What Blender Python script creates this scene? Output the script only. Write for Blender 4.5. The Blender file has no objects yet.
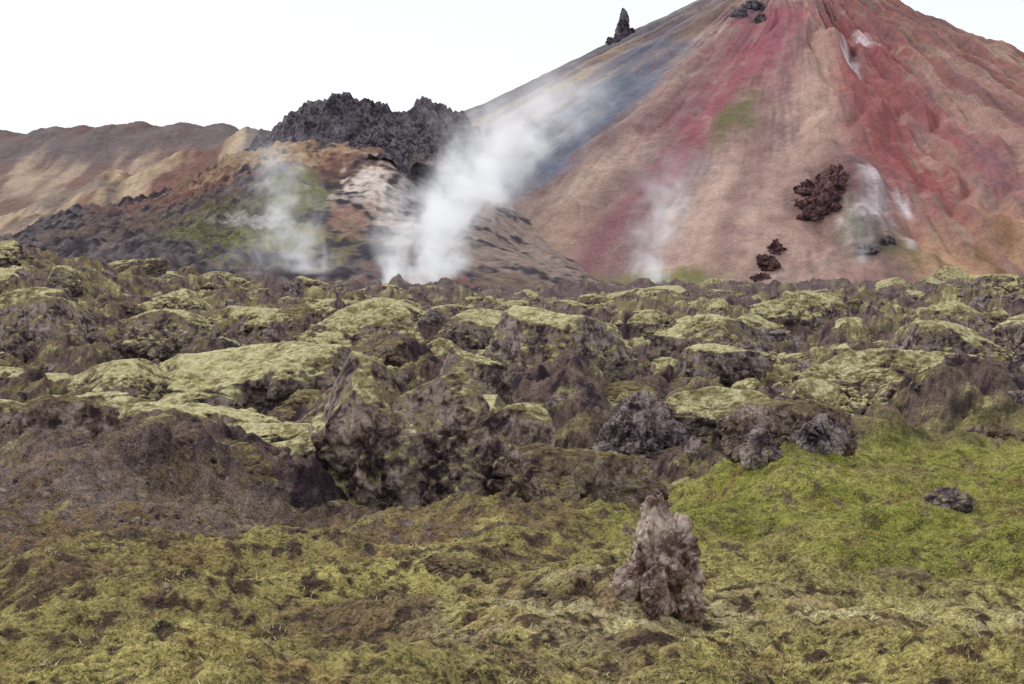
import bpy, bmesh, math, random
import numpy as np
from mathutils import Vector, Euler
rng=np.random.default_rng(7); random.seed(7)
S=0.0007031
scene=bpy.context.scene
col=scene.collection

# ---------------------------------------------------------------- noise
perm=rng.permutation(256).astype(np.int32); perm=np.concatenate([perm,perm,perm])
G3=rng.normal(size=(256,3)); G3/=np.linalg.norm(G3,axis=1)[:,None]; G3=G3.astype(np.float32)
ang=rng.uniform(0,2*np.pi,256); G2=np.stack([np.cos(ang),np.sin(ang)],1).astype(np.float32)
R3=rng.uniform(0.05,0.95,(256,3)).astype(np.float32); RV=rng.uniform(0,1,256).astype(np.float32)
def _f(t): return t*t*t*(t*(t*6-15)+10)
def p2(x,y,o=0.0):
    x=np.asarray(x,dtype=np.float64)+o*17.31; y=np.asarray(y,dtype=np.float64)+o*9.77
    xi=np.floor(x).astype(np.int64); yi=np.floor(y).astype(np.int64)
    xf=(x-xi).astype(np.float32); yf=(y-yi).astype(np.float32)
    u=_f(xf); v=_f(yf)
    def g(a,b):
        h=perm[perm[(xi+a)&255]+((yi+b)&255)]
        return G2[h,0]*(xf-a)+G2[h,1]*(yf-b)
    a=g(0,0); b=g(1,0); c=g(0,1); d=g(1,1)
    return ((a+(b-a)*u)*(1-v)+(c+(d-c)*u)*v)*1.5
def p3(P,fr,o=0.0):
    Q=P.astype(np.float64)*fr+o*13.7
    I=np.floor(Q).astype(np.int64); F=(Q-I).astype(np.float32)
    u=_f(F[:,0]);v=_f(F[:,1]);w=_f(F[:,2])
    def g(a,b,c):
        h=perm[perm[perm[(I[:,0]+a)&255]+((I[:,1]+b)&255)]+((I[:,2]+c)&255)]
        return G3[h,0]*(F[:,0]-a)+G3[h,1]*(F[:,1]-b)+G3[h,2]*(F[:,2]-c)
    x00=g(0,0,0)*(1-u)+g(1,0,0)*u; x10=g(0,1,0)*(1-u)+g(1,1,0)*u
    x01=g(0,0,1)*(1-u)+g(1,0,1)*u; x11=g(0,1,1)*(1-u)+g(1,1,1)*u
    return ((x00*(1-v)+x10*v)*(1-w)+(x01*(1-v)+x11*v)*w)*1.5
def w3(P,fr,o):
    Q=(P*fr+o*7.13).astype(np.float32); I=np.floor(Q).astype(np.int64)
    n=len(Q); f1=np.full(n,9.,np.float32); f2=np.full(n,9.,np.float32); hid=np.zeros(n,np.int32); vec=np.zeros((n,3),np.float32)
    for a in (-1,0,1):
        for b in (-1,0,1):
            for c in (-1,0,1):
                J=I+np.array([a,b,c]); h=perm[perm[perm[J[:,0]&255]+(J[:,1]&255)]+(J[:,2]&255)]
                d=Q-(J+R3[h]).astype(np.float32); dd=np.sqrt((d*d).sum(1))
                m=dd<f1; f2=np.where(m,f1,np.minimum(f2,dd)); f1=np.where(m,dd,f1); hid=np.where(m,h,hid); vec[m]=d[m]
    return f1,f2,hid,vec
def blocky(P,fr,o,tilt=0.40,step=0.30,crack=0.20,cw=0.10):
    f1,f2,h,v=w3(P,fr,o)
    edge=1-np.exp(-(f2-f1)/.12)
    return ((RV[h]-.5)*step+(v*G3[h]).sum(1)*tilt)*edge-crack*np.exp(-(f2-f1)/cw)
def ss(a,b,x):
    t=np.clip((x-a)/(b-a),0,1); return t*t*(3-2*t)
def lin(c):
    c=np.array(c,dtype=np.float64)/255.
    return np.where(c<=0.04045,c/12.92,((c+0.055)/1.055)**2.4)

# ---------------------------------------------------------------- mesh helpers
def make_mesh(name,V,Fq,smooth=True,colr=None,n=4):
    me=bpy.data.meshes.new(name)
    me.vertices.add(len(V)); me.vertices.foreach_set("co",V.astype(np.float32).ravel())
    me.loops.add(Fq.size); me.loops.foreach_set("vertex_index",Fq.astype(np.int32).ravel())
    me.polygons.add(len(Fq))
    me.polygons.foreach_set("loop_start",np.arange(0,Fq.size,n,dtype=np.int32))
    me.polygons.foreach_set("loop_total",np.full(len(Fq),n,dtype=np.int32))
    me.update(calc_edges=True)
    me.polygons.foreach_set("use_smooth",np.full(len(Fq),smooth,dtype=bool))
    if colr is not None:
        a=me.attributes.new("Col",'FLOAT_COLOR','POINT')
        c=np.ones((len(V),4),dtype=np.float32); c[:,:3]=colr
        a.data.foreach_set("color",c.ravel())
    me.validate()
    return me
def grid_faces(R,C):
    i=np.arange(R*C).reshape(R,C)
    return np.stack([i[:-1,:-1],i[:-1,1:],i[1:,1:],i[1:,:-1]],-1).reshape(-1,4)
def add(name,me,mat=None,loc=(0,0,0),parent=None):
    ob=bpy.data.objects.new(name,me); col.objects.link(ob); ob.location=loc
    if mat is not None and me is not None and len(me.materials)==0: me.materials.append(mat)
    if parent: ob.parent=parent
    return ob
def grid_normals(X,Y,Z):
    P=np.stack([X,Y,Z],-1)
    du=np.gradient(P,axis=1); dv=np.gradient(P,axis=0)
    N=np.cross(du,dv); N/=np.linalg.norm(N,axis=-1)[...,None]+1e-9
    N*=np.sign(N[...,2:3]+1e-9)
    return N

# ---------------------------------------------------------------- material helpers
class NT:
    def __init__(s,name):
        s.m=bpy.data.materials.new(name); s.m.use_nodes=True
        s.t=s.m.node_tree; s.t.nodes.clear()
        s.out=s.t.nodes.new("ShaderNodeOutputMaterial")
    def n(s,ty,**k):
        nd=s.t.nodes.new(ty)
        for a,b in k.items(): setattr(nd,a,b)
        return nd
    def l(s,a,b): s.t.links.new(a,b)
    def put(s,sock,v):
        if isinstance(v,(int,float,tuple,list)): sock.default_value=v
        else: s.l(v,sock)
    def M(s,op,a,b=0.0,c=None,clamp=False):
        nd=s.n("ShaderNodeMath",operation=op,use_clamp=clamp)
        s.put(nd.inputs[0],a); s.put(nd.inputs[1],b)
        if c is not None: s.put(nd.inputs[2],c)
        return nd.outputs[0]
    def noise(s,vec,scale,detail=4,rough=0.55,dist=0.0):
        nd=s.n("ShaderNodeTexNoise"); s.l(vec,nd.inputs["Vector"])
        nd.inputs["Scale"].default_value=scale; nd.inputs["Detail"].default_value=detail
        nd.inputs["Roughness"].default_value=rough; nd.inputs["Distortion"].default_value=dist
        return nd.outputs[0]
    def ramp(s,f,stops):
        nd=s.n("ShaderNodeValToRGB"); s.l(f,nd.inputs[0]); e=nd.color_ramp.elements
        e[0].position=stops[0][0]; e[0].color=(*stops[0][1],1)
        e[1].position=stops[-1][0]; e[1].color=(*stops[-1][1],1)
        for p,c in stops[1:-1]:
            x=e.new(p); x.color=(*c,1)
        return nd.outputs[0]
    def mix(s,f,a,b,mode='MIX'):
        nd=s.n("ShaderNodeMix",data_type='RGBA',blend_type=mode)
        s.put(nd.inputs[0],f); s.put(nd.inputs[6],a); s.put(nd.inputs[7],b)
        return nd.outputs[2]
    def rng(s,v,a,b,c=0.0,d=1.0):
        nd=s.n("ShaderNodeMapRange"); s.put(nd.inputs[0],v)
        nd.inputs[1].default_value=a; nd.inputs[2].default_value=b; nd.inputs[3].default_value=c; nd.inputs[4].default_value=d
        return nd.outputs[0]
    def surf(s,colr,height=None,strength=0.5,distance=0.05,rough=0.95,spec=0.15):
        b=s.n("ShaderNodeBsdfPrincipled"); s.put(b.inputs["Base Color"],colr)
        b.inputs["Roughness"].default_value=rough; b.inputs["Specular IOR Level"].default_value=spec
        if height is not None:
            bp=s.n("ShaderNodeBump"); bp.inputs["Strength"].default_value=strength; bp.inputs["Distance"].default_value=distance
            s.l(height,bp.inputs["Height"]); s.l(bp.outputs[0],b.inputs["Normal"])
        s.l(b.outputs[0],s.out.inputs[0]); return s.m
def c4(c): return (*[float(v) for v in c],1.0)

def rock_mat(name,lo,hi,dark,midc,light,m0,m1,m2,patch=0.4,sc=1.0,bump=0.08,n1w=1.2):
    N=NT(name); g=N.n("ShaderNodeNewGeometry"); P=g.outputs["Position"]
    sep=N.n("ShaderNodeSeparateXYZ"); N.l(g.outputs["Normal"],sep.inputs[0])
    n0=N.noise(P,0.16*sc,2); n1=N.noise(P,1.7*sc,4,.6); n2=N.noise(P,6*sc,3,0.6,.6); n3=N.noise(P,24*sc,3,0.7)
    f=N.M('ADD',sep.outputs[2],N.M('MULTIPLY',N.M('SUBTRACT',n1,0.5),n1w))
    f=N.M('ADD',f,N.M('MULTIPLY',N.M('SUBTRACT',n2,0.5),1.0))
    f=N.M('ADD',f,N.M('MULTIPLY',N.M('SUBTRACT',n0,0.5),patch*2))
    f=N.rng(f,lo,hi)
    rk=N.M('ADD',N.M('MULTIPLY',n1,0.45),N.M('ADD',N.M('MULTIPLY',n2,0.4),N.M('MULTIPLY',n3,0.15)))
    rc=N.ramp(rk,[(0.42,dark),(0.48,midc),(0.55,light),(0.63,tuple(min(1,v*1.5) for v in light))])
    mm=N.M('ADD',N.M('MULTIPLY',n2,0.4),N.M('ADD',N.M('MULTIPLY',n3,0.4),N.M('MULTIPLY',n1,.2)))
    mc=N.ramp(mm,[(0.38,m0),(0.47,m1),(0.58,m2)])
    mc=N.mix(N.rng(f,0.3,1.0),c4(m0),mc)
    c=N.mix(N.rng(f,0.0,0.38),rc,mc)
    h=N.M('ADD',N.M('MULTIPLY',n2,0.9),N.M('MULTIPLY',n3,0.25))
    return N.surf(c,h,0.8,bump/sc)

L=lambda *c: tuple(lin(c))
PALE=L(158,150,104); PALE2=L(202,195,154); BRN=L(110,98,66)
RD=L(54,42,47); RM=L(108,93,89); RL=L(164,149,142)
mat_mossy=rock_mat("mossy_lava",0.40,0.98,RD,RM,RL,BRN,PALE,PALE2)
mat_face=rock_mat("lava_face",0.46,1.0,L(46,35,40),L(98,82,78),L(160,144,134),BRN,PALE,PALE2,patch=.1,n1w=1.1)
mat_brown=rock_mat("brown_lava",0.35,1.3,RD,L(106,88,78),RL,L(100,84,64),L(124,112,74),L(158,150,102),patch=0.6)
mat_bare=rock_mat("bare_lava",0.75,1.35,L(54,43,51),L(102,88,90),L(164,150,146),BRN,L(150,139,102),PALE2)
mat_boulder=rock_mat("boulder_rock",1.0,1.7,L(76,57,52),L(126,106,97),L(178,161,149),L(130,98,76),L(166,142,116),PALE2,patch=0.1,sc=1.7,bump=0.035)
mat_crag=rock_mat("dark_crag",0.85,1.6,L(46,40,48),L(76,68,76),L(114,107,112),L(98,76,70),L(132,124,122),L(150,146,146),sc=0.14,patch=.8)
mat_rust=rock_mat("rust_crag",1.0,1.7,L(46,32,38),L(80,56,58),L(116,88,86),L(106,76,70),L(130,100,90),L(150,120,110),sc=0.2)

def far_mat(name,sc=1.0,amp=0.5,bd=0.8):
    N=NT(name); g=N.n("ShaderNodeNewGeometry"); P=g.outputs["Position"]
    a=N.n("ShaderNodeAttribute",attribute_name="Col")
    n1=N.noise(P,0.12*sc,5,0.65); n2=N.noise(P,0.9*sc,4,0.7)
    k=N.M('ADD',N.M('MULTIPLY',N.M('SUBTRACT',n1,0.5),amp*2),N.M('ADD',N.M('MULTIPLY',N.M('SUBTRACT',n2,0.5),amp*2.4),1.0))
    vm=N.n("ShaderNodeVectorMath",operation='SCALE'); N.l(a.outputs["Color"],vm.inputs[0]); N.l(k,vm.inputs["Scale"])
    return N.surf(vm.outputs[0],N.M('ADD',n1,N.M('MULTIPLY',n2,0.4)),0.6,bd)

# ---------------------------------------------------------------- terrain functions
def base_z(x,y):
    z=np.interp(y,[0,4,8,12.4,18,24,31,45,60,100,200,400,4500],[-1.7,-2.0,-2.45,-3.2,-3.8,-4.2,-4.4,-4.7,-5.0,-5.9,-8.2,-10.8,-13])
    t=x/(np.abs(y)+1)
    z=z+np.interp(t,[-.5,-.36,-.25,-.12,0],[5.4,4.6,2.9,1.2,0])*ss(35,100,y)*(1-ss(230,340,y))
    z=z+np.interp(t,[0.1,.36],[0,1.6])*ss(60,140,y)*(1-ss(260,360,y))
    z=z+0.75*np.exp(-((x+7.0)/3.6)**2-((y-21)/5)**2)+0.30*np.exp(-((x+2.0)/2.5)**2-((y-15.5)/2.5)**2)
    z=z+0.35*np.exp(-((x+0.2)/1.8)**2-((y-19.5)/2.2)**2)
    z=z+0.95*np.exp(-((x-4.9)/1.5)**2-((y-25)/1.6)**2)+0.35*np.exp(-((x-6.3)/1.5)**2-((y-20)/1.3)**2)
    z=z-0.35*np.exp(-((x-2.6)/1.0)**2-((y-26)/6.)**2)
    return z
def field(x,y):
    t=x/(np.abs(y)+1)
    yf=np.interp(t,[-0.5,-0.2,-0.1,0.03,0.08,0.2,0.4],[21.5,20.5,19.5,20,26,30,35])
    return ss(-2.5,3,y-yf+3.5*p2(x/5,y/5,3)+1.5*p2(x/1.7,y/1.7,4))
def ground_z(x,y,fine=False):
    f=field(x,y); A=1+np.clip(y,0,300)/130.
    b1=np.abs(p2(x/5.5,y/5.5,1)); b2=np.abs(p2(x/2.2,y/2.2,2)); b3=np.abs(p2(x/14,y/14,5))
    z=base_z(x,y)+f*(1.9*b1+1.0*b2+A*1.3*b3-0.95-.25*A)+f*(A-1)*0.9*(np.abs(p2(x/8,y/8,6))-.3)
    z=z+(1-f)*(0.34*p2(x/4,y/4,7)+0.30*p2(x/1.5,y/1.5,8))
    if fine:
        z=z+0.10*p2(x/.55,y/.55,9)*(0.6+f)+0.07*np.abs(p2(x/.24,y/.24,10))*(1+1.0*f)+0.03*p2(x/.1,y/.1,11)+.010*p2(x/.05,y/.05,13)
        z=z+f*0.35*np.abs(p2(x/.9,y/.9,12))
    return z

OUT=[ # X, Yc, half width, half depth, height, kind
 (-2.2,22.4,1.45,1.3,2.15,'A'),(-1.15,21.9,1.05,1.0,2.05,'A'),(-0.1,21.5,1.0,1.0,1.55,'A'),(0.8,20.8,1.25,1.1,1.1,'b'),(-3.7,24.2,1.3,1.0,1.25,'m'),(-0.5,24.5,1.1,1,1.8,'m'),
 (-1.0,37,1.3,1.1,2.1,'m'),(-7.4,42,4.3,2.8,1.8,'M'),(-11.5,41,2.2,2.1,1.3,'M'),(-5.6,56,2.8,2.2,2.6,'M'),(1.5,47,2.8,2.6,3.0,'M'),
 (2.7,31.3,0.75,0.7,1.4,'j'),(3.3,32,0.7,0.7,1.1,'j'),(4.5,32.4,1.5,1.2,1.35,'m'),(4.3,24.6,.35,.3,.5,'j'),(5.0,25.8,1.1,.8,.75,'b'),(5.5,25.2,.45,.4,.6,'j'),(10.0,40,2.8,1.9,1.9,'M'),
 (-16.3,50,1.8,1.7,2.8,'m'),(-7.7,34,1.3,1.0,1.25,'m'),(-10.6,34,1.7,1.1,1.2,'m'),(17,56,2.8,1.9,1.9,'M'),
 (6.8,48,1.9,1.7,1.7,'m'),(13.0,38,1.4,1.1,1.2,'m'),(-20,60,2.6,2.1,2.0,'m'),(8,60,3.0,2.1,2.1,'M'),(-12,70,3.4,2.6,1.8,'M'),
 (-14.5,60,2.1,1.7,1.4,'M'),(14.5,46,2.1,1.3,1.5,'m'),(-5.4,25.0,1.7,1.2,1.3,'m'),(7.8,36,1.1,.9,1.1,'m'),
 (-3.1,50,1.6,1.3,1.6,'m'),(24,75,3.4,2.6,2.4,'m'),(-1,75,3.4,2.6,2.0,'M'),(18,90,4,2.6,2.6,'M'),(-9.4,26,1.8,1.1,1.35,'m'),(11.5,33.5,.7,.6,.4,'b'),(-7.6,27.5,1.3,.9,1.4,'m'),
 (-5.0,20.6,1.3,1.0,.75,'b'),(-7.0,21.5,1.2,.9,1.0,'b'),(6.3,20.3,.4,.35,.22,'j')]

# ---------------------------------------------------------------- ground
Yr=np.concatenate([np.geomspace(1,7,50,endpoint=False),np.geomspace(7,60,820,endpoint=False),np.geomspace(60,420,330,endpoint=False),np.geomspace(420,4500,40)])
T=np.linspace(-0.60,0.60,1350)
YY,TT=np.meshgrid(Yr,T,indexing='ij'); XX=TT*(YY+4)
ZZ=ground_z(XX,YY,True)
far=ss(380,450,YY); ZZ=ZZ*(1-far)+far*(base_z(XX,YY)-1.0)
Nn=grid_normals(XX,YY,ZZ); nz=Nn[...,2]
f=field(XX,YY); t=XX/(YY+1)
nA=p2(XX/3.2,YY/3.2,21)+0.5*p2(XX/1.1,YY/1.1,22); nB=p2(XX/1.3,YY/2.2,23)+0.6*p2(XX/.4,YY/.6,24); nC=p2(XX/.25,YY/.3,25)+0.6*p2(XX/.09,YY/.09,26)
def mixc(a,b,w): return a*(1-w[...,None])+np.asarray(b)*w[...,None]
C=np.zeros(XX.shape+(3,))+lin((146,134,84))
leftb=np.exp(-((t+0.26)/0.22)**2-((YY-19)/4.6)**2)
C=mixc(C,lin((122,102,76)),ss(-0.2,0.5,nA+0.5*nC+1.0*leftb-0.12)*.95)
green=ss(0.0,0.14,t)*ss(13,17,YY)*(1-ss(38,46,YY))
C=mixc(C,lin((134,135,64)),green*0.95*ss(-0.7,0.0,nA+0.4*nB+.2))
straw=np.exp(-((YY-(11.5+1.2*p2(XX/3,0*XX,31)))/1.7)**2)*ss(-0.12,0.05,t)
C=mixc(C,lin((204,192,150)),0.95*straw*ss(-0.7,0.2,nB))
C=mixc(C,lin((178,166,102)),0.75*ss(-0.05,0.45,nB+.4*nC-.4*leftb)*(1-f)*(1-.5*green))
C=mixc(C,lin((100,80,66)),0.8*ss(0.1,0.55,p2(XX/1.6,YY/2.0,33)+0.8*nC+.5*leftb-.12)*(1-f)*(1-0.7*green))
C=mixc(C,lin((142,108,72)),0.4*ss(0.3,0.6,p2(XX/.8,YY/1.0,34)+.3*nC)*(1-f))
C=mixc(C,lin((72,58,50)),0.85*ss(0.15,0.48,nC)*(1-f)*(1-.4*green))
C=mixc(C,lin((132,116,110)),0.75*ss(0.45,1.0,leftb+.7*nC+.4*nB)*ss(14,19,YY))
# lava field
Fc=np.zeros_like(C)+lin((110,92,85))
Fc=mixc(Fc,lin((60,48,54)),ss(-0.05,0.4,p2(XX/.9,YY/.9,35)+.6*nC))
gm=ss(-0.15,0.3,nA+0.3*p2(XX/9,YY/9,36))*ss(0.55,0.85,nz)
Fc=mixc(Fc,lin((130,120,78)),gm*0.85)
Fc=mixc(Fc,lin((174,166,120)),gm*ss(0.0,0.45,nB+.6*nC)*0.85)
C=mixc(C,Fc,f)
farc=ss(120,260,YY)
C=mixc(C,lin((96,82,85)),farc*0.7)
V=np.stack([XX,YY,ZZ],-1).reshape(-1,3)
N=NT("ground_moss"); g=N.n("ShaderNodeNewGeometry"); P=g.outputs["Position"]
a=N.n("ShaderNodeAttribute",attribute_name="Col")
n1=N.noise(P,5,5,0.75); n2=N.noise(P,32,4,0.8); n3=N.noise(P,1.3,3,0.6)
k=N.M('ADD',N.M('MULTIPLY',N.M('SUBTRACT',n1,0.5),3.6),N.M('ADD',N.M('MULTIPLY',N.M('SUBTRACT',n2,0.5),6.0),1.12))
k=N.M('ADD',k,N.M('MULTIPLY',N.M('SUBTRACT',n3,0.5),0.8))
k=N.M('MINIMUM',N.M('MAXIMUM',k,0.22),2.1)
vm=N.n("ShaderNodeVectorMath",operation='SCALE'); N.l(a.outputs["Color"],vm.inputs[0]); N.l(k,vm.inputs["Scale"])
mg=N.surf(vm.outputs[0],N.M('ADD',n1,N.M('MULTIPLY',n2,0.5)),1.0,0.09)
add("ground",make_mesh("ground",V,grid_faces(*XX.shape),colr=C.reshape(-1,3)),mg)

# ---------------------------------------------------------------- mountain (cone round its summit)
AX,AY,AZ=141.,720.,141.
def kth(th): return np.interp(np.degrees(th),[-180,-90,-30,0,30,60,90,180],[.46,.485,.47,.475,.51,.55,.56,.46])
def mz(th,r):
    rr=np.sqrt(r*r+100)-10
    return AZ-kth(th)*rr
def to_slope(px,py):
    tx=(px-512)*S; tz=(250-py)*S; lo,hi=330.,719.
    for _ in range(50):
        m=(lo+hi)/2; x=tx*m; r=math.hypot(x-AX,m-AY); th=math.atan2(x-AX,AY-m)
        if float(mz(th,r))>tz*m: hi=m
        else: lo=m
    return th,r
def detail(th,r):
    w=ss(10,90,r)
    wob=0.6*p2(r/45,th*6,40)
    g=np.abs(p2(th*9+wob,r/170,41))*12-4
    g2=-np.abs(p2(th*26+wob*1.5,r/110,42))*3.4
    g3=-np.abs(p2(th*75+wob*2,r/60,43))*1.0
    x=AX+r*np.sin(th); y=AY-r*np.cos(th)
    iso=2.6*p2(x/38,y/38,44)+1.2*p2(x/12,y/12,45)+0.45*p2(x/4,y/4,46)+.2*p2(x/1.6,y/1.6,47)
    front=np.exp(-((th+0.09)/0.09)**2)*7*ss(40,140,r)-np.exp(-((th+0.0)/0.06)**2)*6*ss(60,160,r)
    spur=np.exp(-((th-0.16)/0.12)**2)*10*ss(130,260,r)
    rough=ss(-.22,-.02,th)
    calm=0.25+0.9*rough
    return w*(g*(.4+.7*rough)+g2*calm+g3*calm+front+spur)+iso*ss(0,30,r)*(0.5+0.9*rough)
def mtop(th,r): return mz(th,r)+detail(th,r)
th=np.concatenate([np.radians(np.linspace(-180,-105,100,endpoint=False)),np.radians(np.linspace(-105,75,1250,endpoint=False)),np.radians(np.linspace(75,180,120))])
rr=np.concatenate([np.linspace(0.01,60,70,endpoint=False),np.linspace(60,370,420)])
RR,TH=np.meshgrid(rr,th,indexing='ij')
ZM=mtop(TH,RR); XM=AX+RR*np.sin(TH); YM=AY-RR*np.cos(TH)
deg=np.degrees(TH)+3.5*p2(XM/40,YM/40,50)+1.0*p2(TH*30,RR/60,51)
keys=[(-180,(150,130,110)),(-100,(146,128,106)),(-84,(134,122,108)),(-72,(112,112,120)),(-58,(112,110,118)),(-46,(126,114,114)),(-36,(146,122,114)),(-27,(150,126,116)),(-19,(138,110,108)),(-12,(158,126,118)),(-5,(152,114,108)),(3,(144,100,98)),(15,(146,102,96)),(40,(148,106,98)),(90,(146,108,98)),(180,(140,110,100))]
ks=np.array([k[0] for k in keys]); kc=np.array([lin(k[1]) for k in keys])
CM=np.stack([np.interp(deg,ks,kc[:,i]) for i in range(3)],-1)
st1=p2(TH*20+p2(RR/50,TH*4,52)*.5,RR/140,53); st2=p2(TH*60+p2(RR/20,TH*9,55)*.4,RR/70,54); st3=p2(TH*140,RR/22,55)
iso1=p2(XM/26,YM/26,56)+.6*p2(XM/9,YM/9,57)+.4*p2(XM/3.2,YM/3.2,58)
CM=mixc(CM,lin((188,164,148)),0.5*ss(0.0,0.65,st1+0.4*st2+.5*iso1))
CM=mixc(CM,lin((114,88,96)),0.62*ss(0.0,0.65,-st1+0.4*st3-.5*iso1))
CM=mixc(CM,lin((108,98,94)),0.5*ss(0.05,0.75,st2+0.5*st3+.5*iso1))
def blob(px,py,wa,wr,c,s=0.9,warp=1.0):
    global CM
    t0,r0=to_slope(px,py)
    da=(TH-t0)*r0; dr=RR-r0
    e=np.sqrt((da/(wa*.42))**2+(dr/(wr*.85))**2)
    e=e+warp*(0.45*p2(XM/9,YM/9,px%7)+0.35*st2+.25*st3+0.35*p2(XM/3,YM/3,py%5)+.35*p2(XM/22,YM/22,px%5))
    CM=mixc(CM,lin(c),s*.8*(1-ss(0.0,1.7,e)))
for b in [(655,45,26,34),(640,80,26,50),(600,95,34,50),(570,135,40,50),(520,170,42,50),(470,195,36,44)]: blob(*b,(100,107,123),1.1)
for b in [(600,62,9,35),(560,90,10,30),(500,112,18,30)]: blob(*b,(164,144,108),0.9)
blob(540,150,18,40,(170,166,164),.7); blob(640,110,10,60,(160,128,118),.6); blob(560,240,30,50,(158,130,114),.7); blob(640,180,22,70,(122,92,96),.8)
for b in [(775,15,48,24),(760,40,44,30),(742,70,32,36),(715,105,22,40),(680,150,14,45)]: blob(*b,(144,78,90),0.9)
for b in [(800,60,14,40),(700,80,12,60),(640,200,11,70),(600,240,12,60),(670,100,10,50)]: blob(*b,(126,86,92),0.75)
for b in [(846,80,26,40),(870,120,28,50),(900,100,26,40),(895,160,26,40),(930,170,24,30),(850,30,18,24),(880,50,22,26)]: blob(*b,(146,82,82),.9)
for b in [(818,70,12,40),(815,120,18,50),(790,180,32,60),(750,220,34,60),(720,190,20,60),(690,230,20,60)]: blob(*b,(184,156,142),0.75)
for b in [(760,150,8,50),(735,200,8,60),(955,60,10,40),(985,110,10,40),(880,200,8,30)]: blob(*b,(112,84,82),.7)
blob(742,108,12,26,(100,98,68),1.1); blob(722,122,8,22,(106,102,70),1.0); blob(690,30,12,18,(144,116,94),.7)
blob(745,12,22,10,(84,76,90),1); blob(700,10,14,10,(124,98,88),.7)
for b in [(860,36,8,12),(866,226,14,18),(900,208,7,9),(912,252,9,8),(853,246,10,10),(845,60,6,16),(872,195,8,14)]: blob(*b,(222,212,214),1.0)
for b in [(960,262,40,26),(1010,230,26,26),(1000,290,40,16),(940,285,30,14)]: blob(*b,(182,148,116),1)
for b in [(985,250,14,10),(1015,262,14,12),(975,292,20,8),(1000,225,10,8)]: blob(*b,(124,92,72),1)
blob(876,258,22,26,(92,80,72),1.25); blob(905,266,12,14,(108,98,66),.9); blob(822,200,32,32,(90,62,62),1.1); blob(845,235,8,16,(138,142,112),.6)
for b in [(640,288,34,9),(700,292,22,8),(560,288,30,8)]: blob(*b,(118,120,66),.9)
for b in [(960,40,20,30),(1000,90,18,40),(1010,150,18,40),(960,110,14,40)]: blob(*b,(168,136,124),.8)
V=np.stack([XM,YM,ZM],-1).reshape(-1,3)
mat_mtn=far_mat("rhyolite_scree",1.0,0.5,1.4)
add("mountain",make_mesh("mountain",V,grid_faces(*XM.shape)[:,::-1],colr=CM.reshape(-1,3)),mat_mtn)

# ---------------------------------------------------------------- rocks
def ico(n):
    bm=bmesh.new(); bmesh.ops.create_icosphere(bm,subdivisions=n,radius=1.0)
    V=np.array([v.co[:] for v in bm.verts]); F=np.array([[v.index for v in f.verts] for f in bm.faces]); bm.free()
    return V,F
ICO={n:ico(n) for n in (3,4,5,6,7)}
def rock_geo(n,scale,seed,topcalm=0.0,cuts=9,rough=1.0,f1=2.4,lo=.22,topk=.55,fine=1.0):
    r=np.random.default_rng(seed)
    D,F=ICO[n]; D=D/np.linalg.norm(D,axis=1)[:,None]
    R=np.full(len(D),9.0)
    for i in range(cuts):
        nn=r.normal(size=3); nn[2]=abs(nn[2])*0.8; nn/=np.linalg.norm(nn); d=r.uniform(0.68,1.0)
        c=D@nn; R=np.minimum(R,np.where(c>0.05,d/np.maximum(c,0.05),9.0))
    R=np.minimum(R,1.12)
    P=D*R[:,None]*np.array(scale); sz=max(scale[0],scale[1])
    off=seed*1.37
    calm=1-topcalm*ss(0.3,0.85,D[:,2]+.45*p3(D,2.2,off+9))
    N=D/np.array(scale); N/=np.linalg.norm(N,axis=1)[:,None]
    P0=P+0.12*sz*np.stack([p3(P,1.8/sz,off+i) for i in (11,12,13)],1)
    d=sz*(lo*p3(P0,1.0/sz,off)+rough*calm*(0.58*blocky(P0,f1/sz,seed+.3)+0.24*fine*blocky(P0,f1*2.7/sz,seed+.7))
      +rough*(0.3+.7*calm)*0.07*fine*blocky(P0,f1*6.5/sz,seed+.9)+0.012*rough*(.5+.5*calm)*p3(P0,14/sz,off+4))
    vert=np.clip(N[:,2],0,1); d=np.clip(d,-.4*sz,.4*sz)
    d=d*(1-topk*vert)
    return P+N*d[:,None],F
def rock_mesh(name,*a,**k):
    P,F=rock_geo(*a,**k); return make_mesh(name,P,F,n=3)
mats={'m':mat_mossy,'M':mat_mossy,'b':mat_brown,'j':mat_bare,'A':mat_face}
for i,(x,y,hw,hd,h,kd) in enumerate(OUT):
    n=7 if (y<42) else 6
    if kd=='M': me=rock_mesh("lava_outcrop",n,(hw,hd,h*0.8),100+i,topcalm=0.8,cuts=7,rough=0.7,f1=4.2)
    elif kd=='j': me=rock_mesh("lava_outcrop",n,(hw,hd,h*0.8),100+i,cuts=10,rough=1.0)
    elif kd=='b': me=rock_mesh("lava_outcrop",n,(hw,hd,h*0.8),100+i,topcalm=0.3,cuts=8,rough=0.65,f1=4.5)
    elif kd=='A': me=rock_mesh("lava_outcrop",n,(hw,hd,h*0.8),100+i,topcalm=0.8,cuts=12,rough=0.8,f1=2.4,fine=.9)
    else: me=rock_mesh("lava_outcrop",n,(hw,hd,h*0.8),100+i,topcalm=0.8,cuts=10,rough=0.85,f1=3.0)
    me.materials.append(mats[kd])
    z=float(base_z(np.array(x),np.array(y)))
    add("lava_outcrop",me,None,(x,y,z+h*0.2))

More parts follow.
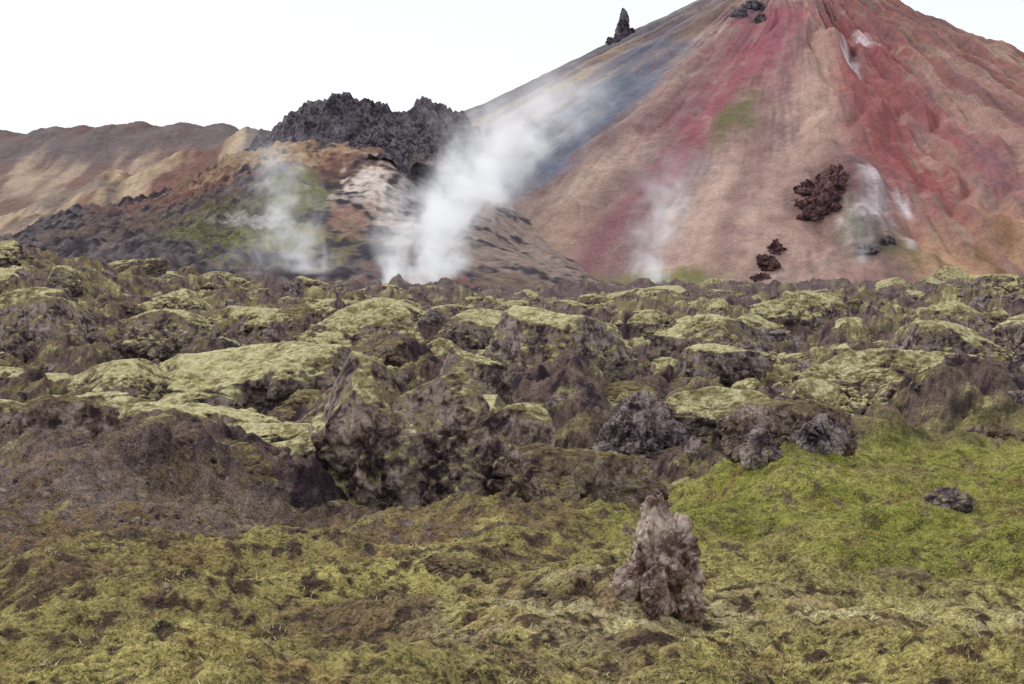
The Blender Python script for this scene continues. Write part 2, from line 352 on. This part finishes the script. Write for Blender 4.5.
def family(nm,temps,n,yr,size,flat,exclude_front=True,seed=1,sink=0.15,pw=0.75,tl=0.56,fn=None):
    r=np.random.default_rng(seed); par=add(nm,None)
    y=np.exp(r.uniform(math.log(yr[0]),math.log(yr[1]),n)); tt=r.uniform(-tl,tl,n); x=tt*y
    fm=field(x,y) if exclude_front else np.ones(n)
    if fn is not None: fm=fn(x,y,r)
    z=ground_z(x,y)
    sz=size*np.exp(r.normal(0,0.42,n))*(y/30)**pw
    for i in range(n):
        if fm[i]<0.5: continue
        if math.hypot(x[i]-1.24,y[i]-12.3)<0.8: continue
        if exclude_front and sz[i]>.3 and y[i]<20.5: continue
        ob=bpy.data.objects.new("rock",temps[i%len(temps)]); col.objects.link(ob); ob.parent=par
        s=float(sz[i]); fl=flat*r.uniform(0.7,1.35)
        ob.location=(x[i],y[i],z[i]-sink*s*fl); ob.scale=(s*r.uniform(.8,1.4),s*r.uniform(.8,1.3),s*fl)
        ob.rotation_euler=(r.normal(0,0.13),r.normal(0,0.13),r.uniform(0,6.28))
T_m=[rock_mesh("mound",6,(1,1,.9),10+i,topcalm=0.8,cuts=10,rough=.95) for i in range(9)]
for m in T_m: m.materials.append(mat_mossy)
T_b=[rock_mesh("mound_b",6,(1,1,.9),30+i,topcalm=0.4,cuts=9,rough=.95) for i in range(6)]
for m in T_b: m.materials.append(mat_brown)
T_j=[rock_mesh("jag",5,(1,1,1),50+i,cuts=12,rough=1.1,topk=.3) for i in range(10)]
for m in T_j: m.materials.append(mat_bare)
T_s=[rock_mesh("stone",4,(1,1,.8),70+i,cuts=12,rough=1.0,topk=.3) for i in range(8)]
for m in T_s: m.materials.append(mat_bare)
family("mossy_hummocks",T_m,560,(22,300),0.68,0.66,seed=3,pw=.62,sink=.2)
family("brown_hummocks",T_b,420,(19,300),0.5,0.55,seed=4,pw=.6)
family("lava_rocks",T_j,2200,(19,390),0.19,0.85,seed=5,pw=0.76)
family("lava_rubble",T_s,3200,(18,160),0.08,0.8,seed=6,pw=0.8)
def leftbank(x,y,r):
    t=x/(y+1); return (np.exp(-((t+0.26)/0.2)**2-((y-19)/4.2)**2)+.35*p2(x/1.2,y/1.2,33)>r.uniform(.25,1.0,len(x))).astype(float)
family("gravel",T_s,6000,(12,26),0.055,0.75,seed=9,pw=.8,fn=leftbank)
family("field_stones",T_s,2200,(7,30),0.020,0.7,False,seed=8,pw=0.6)
for (x,y,w,h) in [(-0.55,13.6,.30,.10),(4.4,15.6,.36,.14)]:
    me=rock_mesh("rubble_heap",6,(w,w*.8,h),int(200+x*10),cuts=7,rough=.6,f1=6); me.materials.append(mat_brown)
    add("rubble_heap",me,None,(x,y,float(ground_z(np.array(x),np.array(y)))))

# ---------------------------------------------------------------- foreground boulder
def part(n,scale,seed,loc,rot=(0,0,0),**k):
    P,F=rock_geo(n,scale,seed,**k)
    R=np.array(Euler(rot).to_matrix()); return P@R.T+np.array(loc),F
parts=[part(7,(.27,.28,.52),301,(0.02,0,.40),(0,0.10,0),cuts=16,rough=.8,lo=.10,topk=0,fine=.6),
       part(7,(.21,.26,.46),302,(.19,.03,.38),(0,-.04,0),cuts=16,rough=.8,lo=.10,topk=0,fine=.6),
       part(7,(.20,.24,.36),303,(-.19,-.04,.20),(0,.40,0),cuts=16,rough=.8,lo=.10,fine=.6),
       part(6,(.18,.15,.32),304,(.24,-.2,.14),(0.3,-.25,0),cuts=14,rough=.8,lo=.10,fine=.6),
       part(5,(.10,.09,.08),305,(-.44,-.1,.06),cuts=12),
       part(6,(.16,.14,.34),306,(.03,-.22,.26),(-.2,.2,0),cuts=14,rough=.8,lo=.10,fine=.6)]
Vs=[];Fs=[];o=0
for P,F in parts:
    q=P*np.array([1,1,.45]); nn=P-np.array([0.05,0,.3]); nn/=np.linalg.norm(nn,axis=1)[:,None]
    d=0.085*blocky(q,6.0,3.1,tilt=.7,crack=.55,cw=.08)
    P=P+nn*d[:,None]; Vs.append(P);Fs.append(F+o);o+=len(P)
bz=float(ground_z(np.array(1.24),np.array(12.3)))
add("boulder",make_mesh("boulder",np.concatenate(Vs),np.concatenate(Fs),n=3),mat_boulder,(1.24,12.3,bz-0.06))

# ---------------------------------------------------------------- grass tufts
n=26000; r=np.random.default_rng(11)
y=np.exp(r.uniform(math.log(6.0),math.log(26),n)); x=r.uniform(-.5,.5,n)*y
pat=p2(x/1.3,y/2.2,23)+0.6*p2(x/.4,y/.6,24)+.5*p2(x/.25,y/.3,25); keep=(pat>-.1)&(field(x,y)<.4); x=x[keep];y=y[keep];n=len(x)
z=ground_z(x,y,True); B=6
bx=np.repeat(x,B)+r.normal(0,.03,n*B); by=np.repeat(y,B)+r.normal(0,.03,n*B); bz_=np.repeat(z,B)-.01
hh=r.uniform(.012,.034,n*B)*np.repeat(r.uniform(.6,1.4,n),B); aa=r.uniform(0,6.28,n*B); w=.004+r.uniform(0,.004,n*B)
lean=r.normal(0,.7,(n*B,2))*hh[:,None]
v0=np.stack([bx-np.cos(aa)*w,by-np.sin(aa)*w,bz_],1); v1=np.stack([bx+np.cos(aa)*w,by+np.sin(aa)*w,bz_],1); v2=np.stack([bx+lean[:,0],by+lean[:,1],bz_+hh],1)
V=np.stack([v0,v1,v2],1).reshape(-1,3); F=np.arange(len(V)).reshape(-1,3)
gc=np.stack([lin((168,158,104)),lin((194,182,140)),lin((136,134,74)),lin((142,118,82))])[r.integers(0,4,n)]
gc=np.repeat(gc,B*3,axis=0)
N=NT("grass_blade"); a=N.n("ShaderNodeAttribute",attribute_name="Col"); mgr=N.surf(a.outputs["Color"])
add("grass",make_mesh("grass",V,F,smooth=False,colr=gc,n=3),mgr)

# ---------------------------------------------------------------- left hills
def ridge_hill(name,xs,zs,y0,yc,y1,colfun,res=(520,260),zb=-12,amp=1.0,mat=None,rug=0.0):
    X1=np.linspace(xs[0],xs[-1],res[0]); Y1=np.concatenate([np.linspace(y0,yc,res[1],endpoint=False),np.linspace(yc,y1,60)])
    Y,X=np.meshgrid(Y1,X1,indexing='ij')
    Xw=X+6*p2(X/40,Y/40,60)
    cr=np.interp(Xw,xs,zs)
    fr=np.where(Y<yc,(Y-y0)/(yc-y0),1-(Y-yc)/(y1-yc)); fr=np.clip(fr,0,1)
    s=fr**0.9*(1-.12*np.sin(fr*np.pi))
    Z=zb+(cr-zb)*s
    Z=Z+amp*(5*(np.abs(p2(X/28,Y/60,61))-.3)*s+2.5*p2(X/18,Y/30,62)*s+1.2*np.abs(p2(X/7,Y/12,63))+.4*p2(X/2.5,Y/2.5,64))
    if rug: 
        m=1-ss(-75,-45,X+8*p2(X/9,Y/9,65))
        Z=Z+rug*m*(3.0*np.abs(p2(X/6,Y/6,66))+2.0*np.abs(p2(X/2.8,Y/2.8,67))+1.0*np.abs(p2(X/1.3,Y/1.3,68)))
    Nn=grid_normals(X,Y,Z)
    C=colfun(X,Y,Z,fr,Nn[...,2])
    return add(name,make_mesh(name,np.stack([X,Y,Z],-1).reshape(-1,3),grid_faces(*X.shape),colr=C.reshape(-1,3)),mat)
mat_hill=far_mat("hill_soil",0.7,0.5,1.6); mat_scree=far_mat("dark_scree",2.0,0.8,1.5)
def cf_far(X,Y,Z,fr,nz):
    C=np.zeros(X.shape+(3,))+lin((152,130,116))
    st=p2(X/14,Y/70,70)+.5*p2(X/5,Y/40,71)
    C=mixc(C,lin((126,100,92)),ss(-.05,.35,st)); C=mixc(C,lin((180,158,138)),ss(0,.5,-st)*.6)
    C=mixc(C,lin((106,96,97)),ss(40,58,Z+12*p2(X/40,Y/60,72)+8*st)*.9)
    C=mixc(C,lin((122,94,88)),ss(.05,.5,p2(X/30,Z/9,79)+.3*st)*.45)
    return C
ridge_hill("hill",[-620,-480,-356,-323,-286,-241,-210,-178,-163,-134,-60,0],[50,66,72,73,77,79,79,77,73,66,50,20],640,900,1150,cf_far,mat=mat_hill,zb=-15,amp=.9)
def cf_och(X,Y,Z,fr,nz):
    C=np.zeros(X.shape+(3,))+lin((160,138,114))
    st=p2(X/12,Y/50,73)+.5*p2(X/4,Y/20,74)
    C=mixc(C,lin((128,104,92)),ss(0,.4,st)*.85); C=mixc(C,lin((192,170,146)),ss(0.1,.5,-st)*.6)
    d=p2(X/30,Y/40,75)
    C=mixc(C,lin((118,84,80)),ss(-.05,.3,d+.3*st)*.8*ss(-225,-180,X))
    C=mixc(C,lin((108,100,98)),ss(.05,.45,-d+.4*st)*.6)
    return C
ridge_hill("ochre_hill",[-420,-300,-229,-197,-165,-140,-120,-83,-51,0,60],[6,14,15,31,40,46,50,50,44,36,10],500,650,760,cf_och,mat=mat_hill,zb=-12,amp=1.4)
def cf_scr(X,Y,Z,fr,nz):
    C=np.zeros(X.shape+(3,))+lin((104,94,96))
    n=p2(X/9,Y/9,76)+.6*p2(X/3,Y/3,77)
    C=mixc(C,lin((66,60,66)),ss(-.1,.4,n)); C=mixc(C,lin((134,120,116)),ss(.2,.5,-n)*.7)
    def b(x,y,wx,wy,c,s=.85):
        nonlocal C
        e=np.sqrt(((X-x)/wx)**2+((Y-y)/wy)**2)+.9*n+.5*p2(X/2,Y/5,78)
        C=mixc(C,lin(c),s*(1-ss(.3,1.4,e)))
    b(-98,450,18,18,(128,90,80),.8); b(-60,450,18,24,(118,82,74),.85); b(-40,455,14,25,(136,104,88),.8); b(-120,455,18,12,(116,90,84),.7); b(-110,415,25,20,(112,96,86),.8)
    b(-62,415,11,24,(110,110,66),.95); b(-60,375,20,16,(112,112,62),.9); b(-85,385,10,12,(108,106,68),.7); b(-78,400,14,14,(112,104,76),.7)
    b(-40,425,10,24,(204,190,180),1.1); b(-32,400,12,8,(190,168,152),.9); b(-44,395,7,20,(140,100,84),.8)
    b(-24,440,10,35,(126,124,130),1); b(-8,440,15,40,(144,130,124),1); b(10,440,16,50,(146,128,120),1); b(-10,385,28,20,(128,114,106),1.1); b(15,385,26,26,(140,122,114),1.1); b(-8,410,14,20,(144,128,120),.9)
    b(-20,350,12,10,(126,84,76),1.0); b(0,352,12,10,(116,98,84),.8)
    b(-72,392,9,7,(168,160,158),.8); b(-78,462,22,16,(168,142,114),1.0); b(-110,475,20,9,(124,94,84),.8)
    return C
ridge_hill("scree_hill",[-330,-240,-169,-156,-126,-106,-92,-80,-66,-53,-40,-30,-14,9,29,45],[-6,-2,3,8,15,21,29,35,36,36,34,29,22,9,-8,-14],335,470,580,cf_scr,res=(760,460),mat=mat_scree,zb=-12,amp=.8,rug=.8)

# ---------------------------------------------------------------- dark crags
def crag(name,x0,x1,y0,y1,xs,zs,seed,low=10,pk=.5,pw=.7):
    X1=np.linspace(x0,x1,460); Y1=np.linspace(y0,y1,360); Y,X=np.meshgrid(Y1,X1,indexing='ij')
    u=(X-x0)/(x1-x0); v=(Y-y0)/(y1-y0)
    top=np.interp(X+3*p2(X/8,Y/8,seed+7),xs,zs)
    wob=.22*p2(X/14,Y/14,seed)+.10*p2(X/5,Y/5,seed+1)
    m=np.clip((v+wob)/pk,0,1)**pw*(1-ss(.85,1.05,v+wob))*ss(0,.16,u+wob*.5)*(1-ss(.88,1,u-wob*.4))
    Z=low+(top-low)*m+ss(0,.3,m)*(4*(np.abs(p2(X/13,Y/13,seed+2))-.35)+2.8*(np.abs(p2(X/5.5,Y/5.5,seed+3))-.25)+1.3*np.abs(p2(X/2.3,Y/2.3,seed+4))+.5*p2(X/1.,Y/1.,seed+5))-(1-ss(0,.1,m))*4
    add(name,make_mesh(name,np.stack([X,Y,Z],-1).reshape(-1,3),grid_faces(*X.shape)),mat_crag)
k=S*545
crag("lava_crag",(222-512)*k,(484-512)*k,470,595,[(p-512)*k for p in (226,250,272,295,330,370,385,430,460,478)],[(250-v)*k for v in (166,150,126,107,99,103,109,104,110,124)],80,low=22,pk=.70,pw=1.25)
k=S*490
crag("lava_crag",(318-512)*k,(452-512)*k,452,520,[(p-512)*k for p in (320,335,360,390,425,446)],[(250-v)*k for v in (164,152,136,126,130,146)],90,low=25,pk=.65,pw=1.0)

# ridge pinnacle and crags on the mountain
def place(px,py,sc,seed,mat,name,parent=None,sink=.2,n=6):
    t0,r0=to_slope(px,py); x=AX+r0*math.sin(t0); y=AY-r0*math.cos(t0); z=float(mtop(np.array(t0),np.array(r0)))
    me=rock_mesh(name,n,sc,seed,cuts=10,rough=1.2,topk=0); me.materials.append(mat)
    return add(name,me,None,(x,y,z-sink*sc[2]),parent)
def crest(px):
    y=np.linspace(500,720,300); x=(px-512)*S*y
    z=mtop(np.arctan2(x-AX,AY-y),np.hypot(x-AX,y-AY)); i=int(np.argmax(z/y)); return float(x[i]),float(y[i]),float(z[i])
par=add("rock_pinnacle",None)
for i,(px,dz,sc) in enumerate([(622,8.0,(2.7,2.9,8.0)),(620,2,(4.2,4,4.5)),(609,2,(2.0,2.5,4.5)),(629,1.5,(3.5,3,3.5)),(621,5,(3.3,3.4,6))]):
    x,y,z=crest(px); me=rock_mesh("spire",6,sc,401+i,cuts=12,rough=.9); me.materials.append(mat_crag); add("spire",me,None,(x,y,z+dz-3.5),par)
par=add("rock_crag",None)
for i,(px,py,w,h) in enumerate([(824,194,9,11),(832,202,8,7),(816,208,7,6),(836,190,6,8),(808,220,5,3),(826,214,7,5),(829,180,5,7)]): place(px,py,(w,w*.9,h*.85),420+i,mat_rust,"crag",par,sink=.5)
par=add("rock_crag",None)
for i,(px,py,w,h) in enumerate([(774,254,3.4,4),(768,266,4,4),(760,276,3,2)]): place(px,py,(w,w*.9,h*.9),440+i,mat_rust,"crag",par,sink=.4)
par=add("rock_crag",None)
for i,(px,py,w,h) in enumerate([(735,18,5,5),(748,10,7,7),(758,20,5,5)]): place(px,py,(w,w*.8,h*.7),450+i,mat_crag,"crag",par,sink=.5)
par=add("rock_crag",None)
for i,(px,py,w,h) in enumerate([(872,266,5,3),(884,258,4,3)]): place(px,py,(w,w*.9,h*.7),460+i,mat_crag,"crag",par,sink=.5)

# ---------------------------------------------------------------- steam
def steam(loc,H,r0,r1,dx,dx2,dens,seed,fp=1.6):
    N=NT("steam"); tc=N.n("ShaderNodeTexCoord"); sp=N.n("ShaderNodeSeparateXYZ"); N.l(tc.outputs["Object"],sp.inputs[0])
    x,y,z=sp.outputs
    h=N.M('DIVIDE',z,H,clamp=True)
    mp=N.n("ShaderNodeMapping"); mp.inputs["Location"].default_value=(seed*31.,seed*7.,0); N.l(tc.outputs["Object"],mp.inputs[0])
    n1=N.noise(mp.outputs[0],2.1/ r1,5,0.62,0.4)
    ax=N.M('ADD',N.M('MULTIPLY',h,dx),N.M('MULTIPLY',N.M('MULTIPLY',h,h),dx2))
    R=N.M('ADD',N.M('MULTIPLY',N.M('POWER',h,0.75),r1-r0),r0)
    xx=N.M('SUBTRACT',x,ax)
    d=N.M('SQRT',N.M('ADD',N.M('MULTIPLY',xx,xx),N.M('MULTIPLY',y,y)))
    d=N.M('DIVIDE',d,R)
    d=N.M('ADD',d,N.M('MULTIPLY',N.M('SUBTRACT',n1,0.5),4.0))
    f=N.rng(d,1.15,-0.4); f=N.M('POWER',f,2.1)
    iv=N.M('SUBTRACT',1.0,h); fade=N.M('MULTIPLY',N.M('POWER',iv,fp),N.rng(h,0.0,0.04))
    D=N.M('MULTIPLY',N.M('MULTIPLY',f,fade),dens)
    vs=N.n("ShaderNodeVolumeScatter"); vs.inputs["Color"].default_value=(.98,.985,1,1); N.l(D,vs.inputs["Density"])
    em=N.n("ShaderNodeEmission"); em.inputs[0].default_value=(.95,.96,1,1); N.l(N.M('MULTIPLY',D,0.42),em.inputs[1])  # added glow in the volume, stands in for multiply scattered light
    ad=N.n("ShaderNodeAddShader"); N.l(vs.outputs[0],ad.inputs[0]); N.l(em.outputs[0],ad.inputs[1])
    N.l(ad.outputs[0],N.out.inputs["Volume"])
    K=20;Q=14;V=[]
    for i in range(K):
        hh=i/(K-1); R=(r0+(r1-r0)*hh**.75)*1.6; cx=dx*hh+dx2*hh*hh
        for j in range(Q):
            a=j/Q*2*math.pi; V.append((cx+R*math.cos(a),R*math.sin(a),hh*H))
    F=[(i*Q+j,i*Q+(j+1)%Q,(i+1)*Q+(j+1)%Q,(i+1)*Q+j) for i in range(K-1) for j in range(Q)]
    F.append(tuple(range(Q))[::-1]); F.append(tuple((K-1)*Q+j for j in range(Q)))
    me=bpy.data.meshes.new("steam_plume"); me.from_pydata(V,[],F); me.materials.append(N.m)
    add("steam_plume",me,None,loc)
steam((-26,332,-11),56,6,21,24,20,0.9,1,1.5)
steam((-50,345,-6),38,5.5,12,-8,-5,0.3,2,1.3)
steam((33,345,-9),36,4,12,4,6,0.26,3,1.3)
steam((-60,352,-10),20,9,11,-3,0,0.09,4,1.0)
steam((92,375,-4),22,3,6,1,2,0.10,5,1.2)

# ---------------------------------------------------------------- light and camera
w=bpy.data.worlds.new("World"); scene.world=w; w.use_nodes=True; nt=w.node_tree; nt.nodes.clear()
o=nt.nodes.new("ShaderNodeOutputWorld"); sky=nt.nodes.new("ShaderNodeTexSky"); sky.sky_type='NISHITA'; sky.sun_disc=False
EL,AZM=50,-55
sky.sun_elevation=math.radians(EL); sky.sun_rotation=math.radians(AZM)
b1=nt.nodes.new("ShaderNodeBackground"); b1.inputs[1].default_value=0.05; nt.links.new(sky.outputs[0],b1.inputs[0])
b2=nt.nodes.new("ShaderNodeBackground"); b2.inputs[0].default_value=(.965,.96,.95,1); b2.inputs[1].default_value=0.82
ad=nt.nodes.new("ShaderNodeAddShader"); nt.links.new(b1.outputs[0],ad.inputs[0]); nt.links.new(b2.outputs[0],ad.inputs[1]); nt.links.new(ad.outputs[0],o.inputs[0])
sl=bpy.data.lights.new("sun",'SUN'); sl.energy=1.45; sl.angle=math.radians(15); sl.color=(1,.96,.91)
so=bpy.data.objects.new("sun",sl); col.objects.link(so)
e=math.radians(EL); a=math.radians(AZM)
dirv=Vector((math.sin(a)*math.cos(e),math.cos(a)*math.cos(e),math.sin(e)))
so.rotation_euler=dirv.to_track_quat('Z','Y').to_euler()
cd=bpy.data.cameras.new("camera"); cd.lens=50; cd.sensor_width=36; cd.clip_end=8000; cd.clip_start=.1
co=bpy.data.objects.new("camera",cd); col.objects.link(co); co.location=(0,0,0); co.rotation_euler=(math.radians(90-3.70),0,0)
scene.camera=co
scene.view_settings.view_transform='Standard'; scene.view_settings.look='None'; scene.view_settings.exposure=0
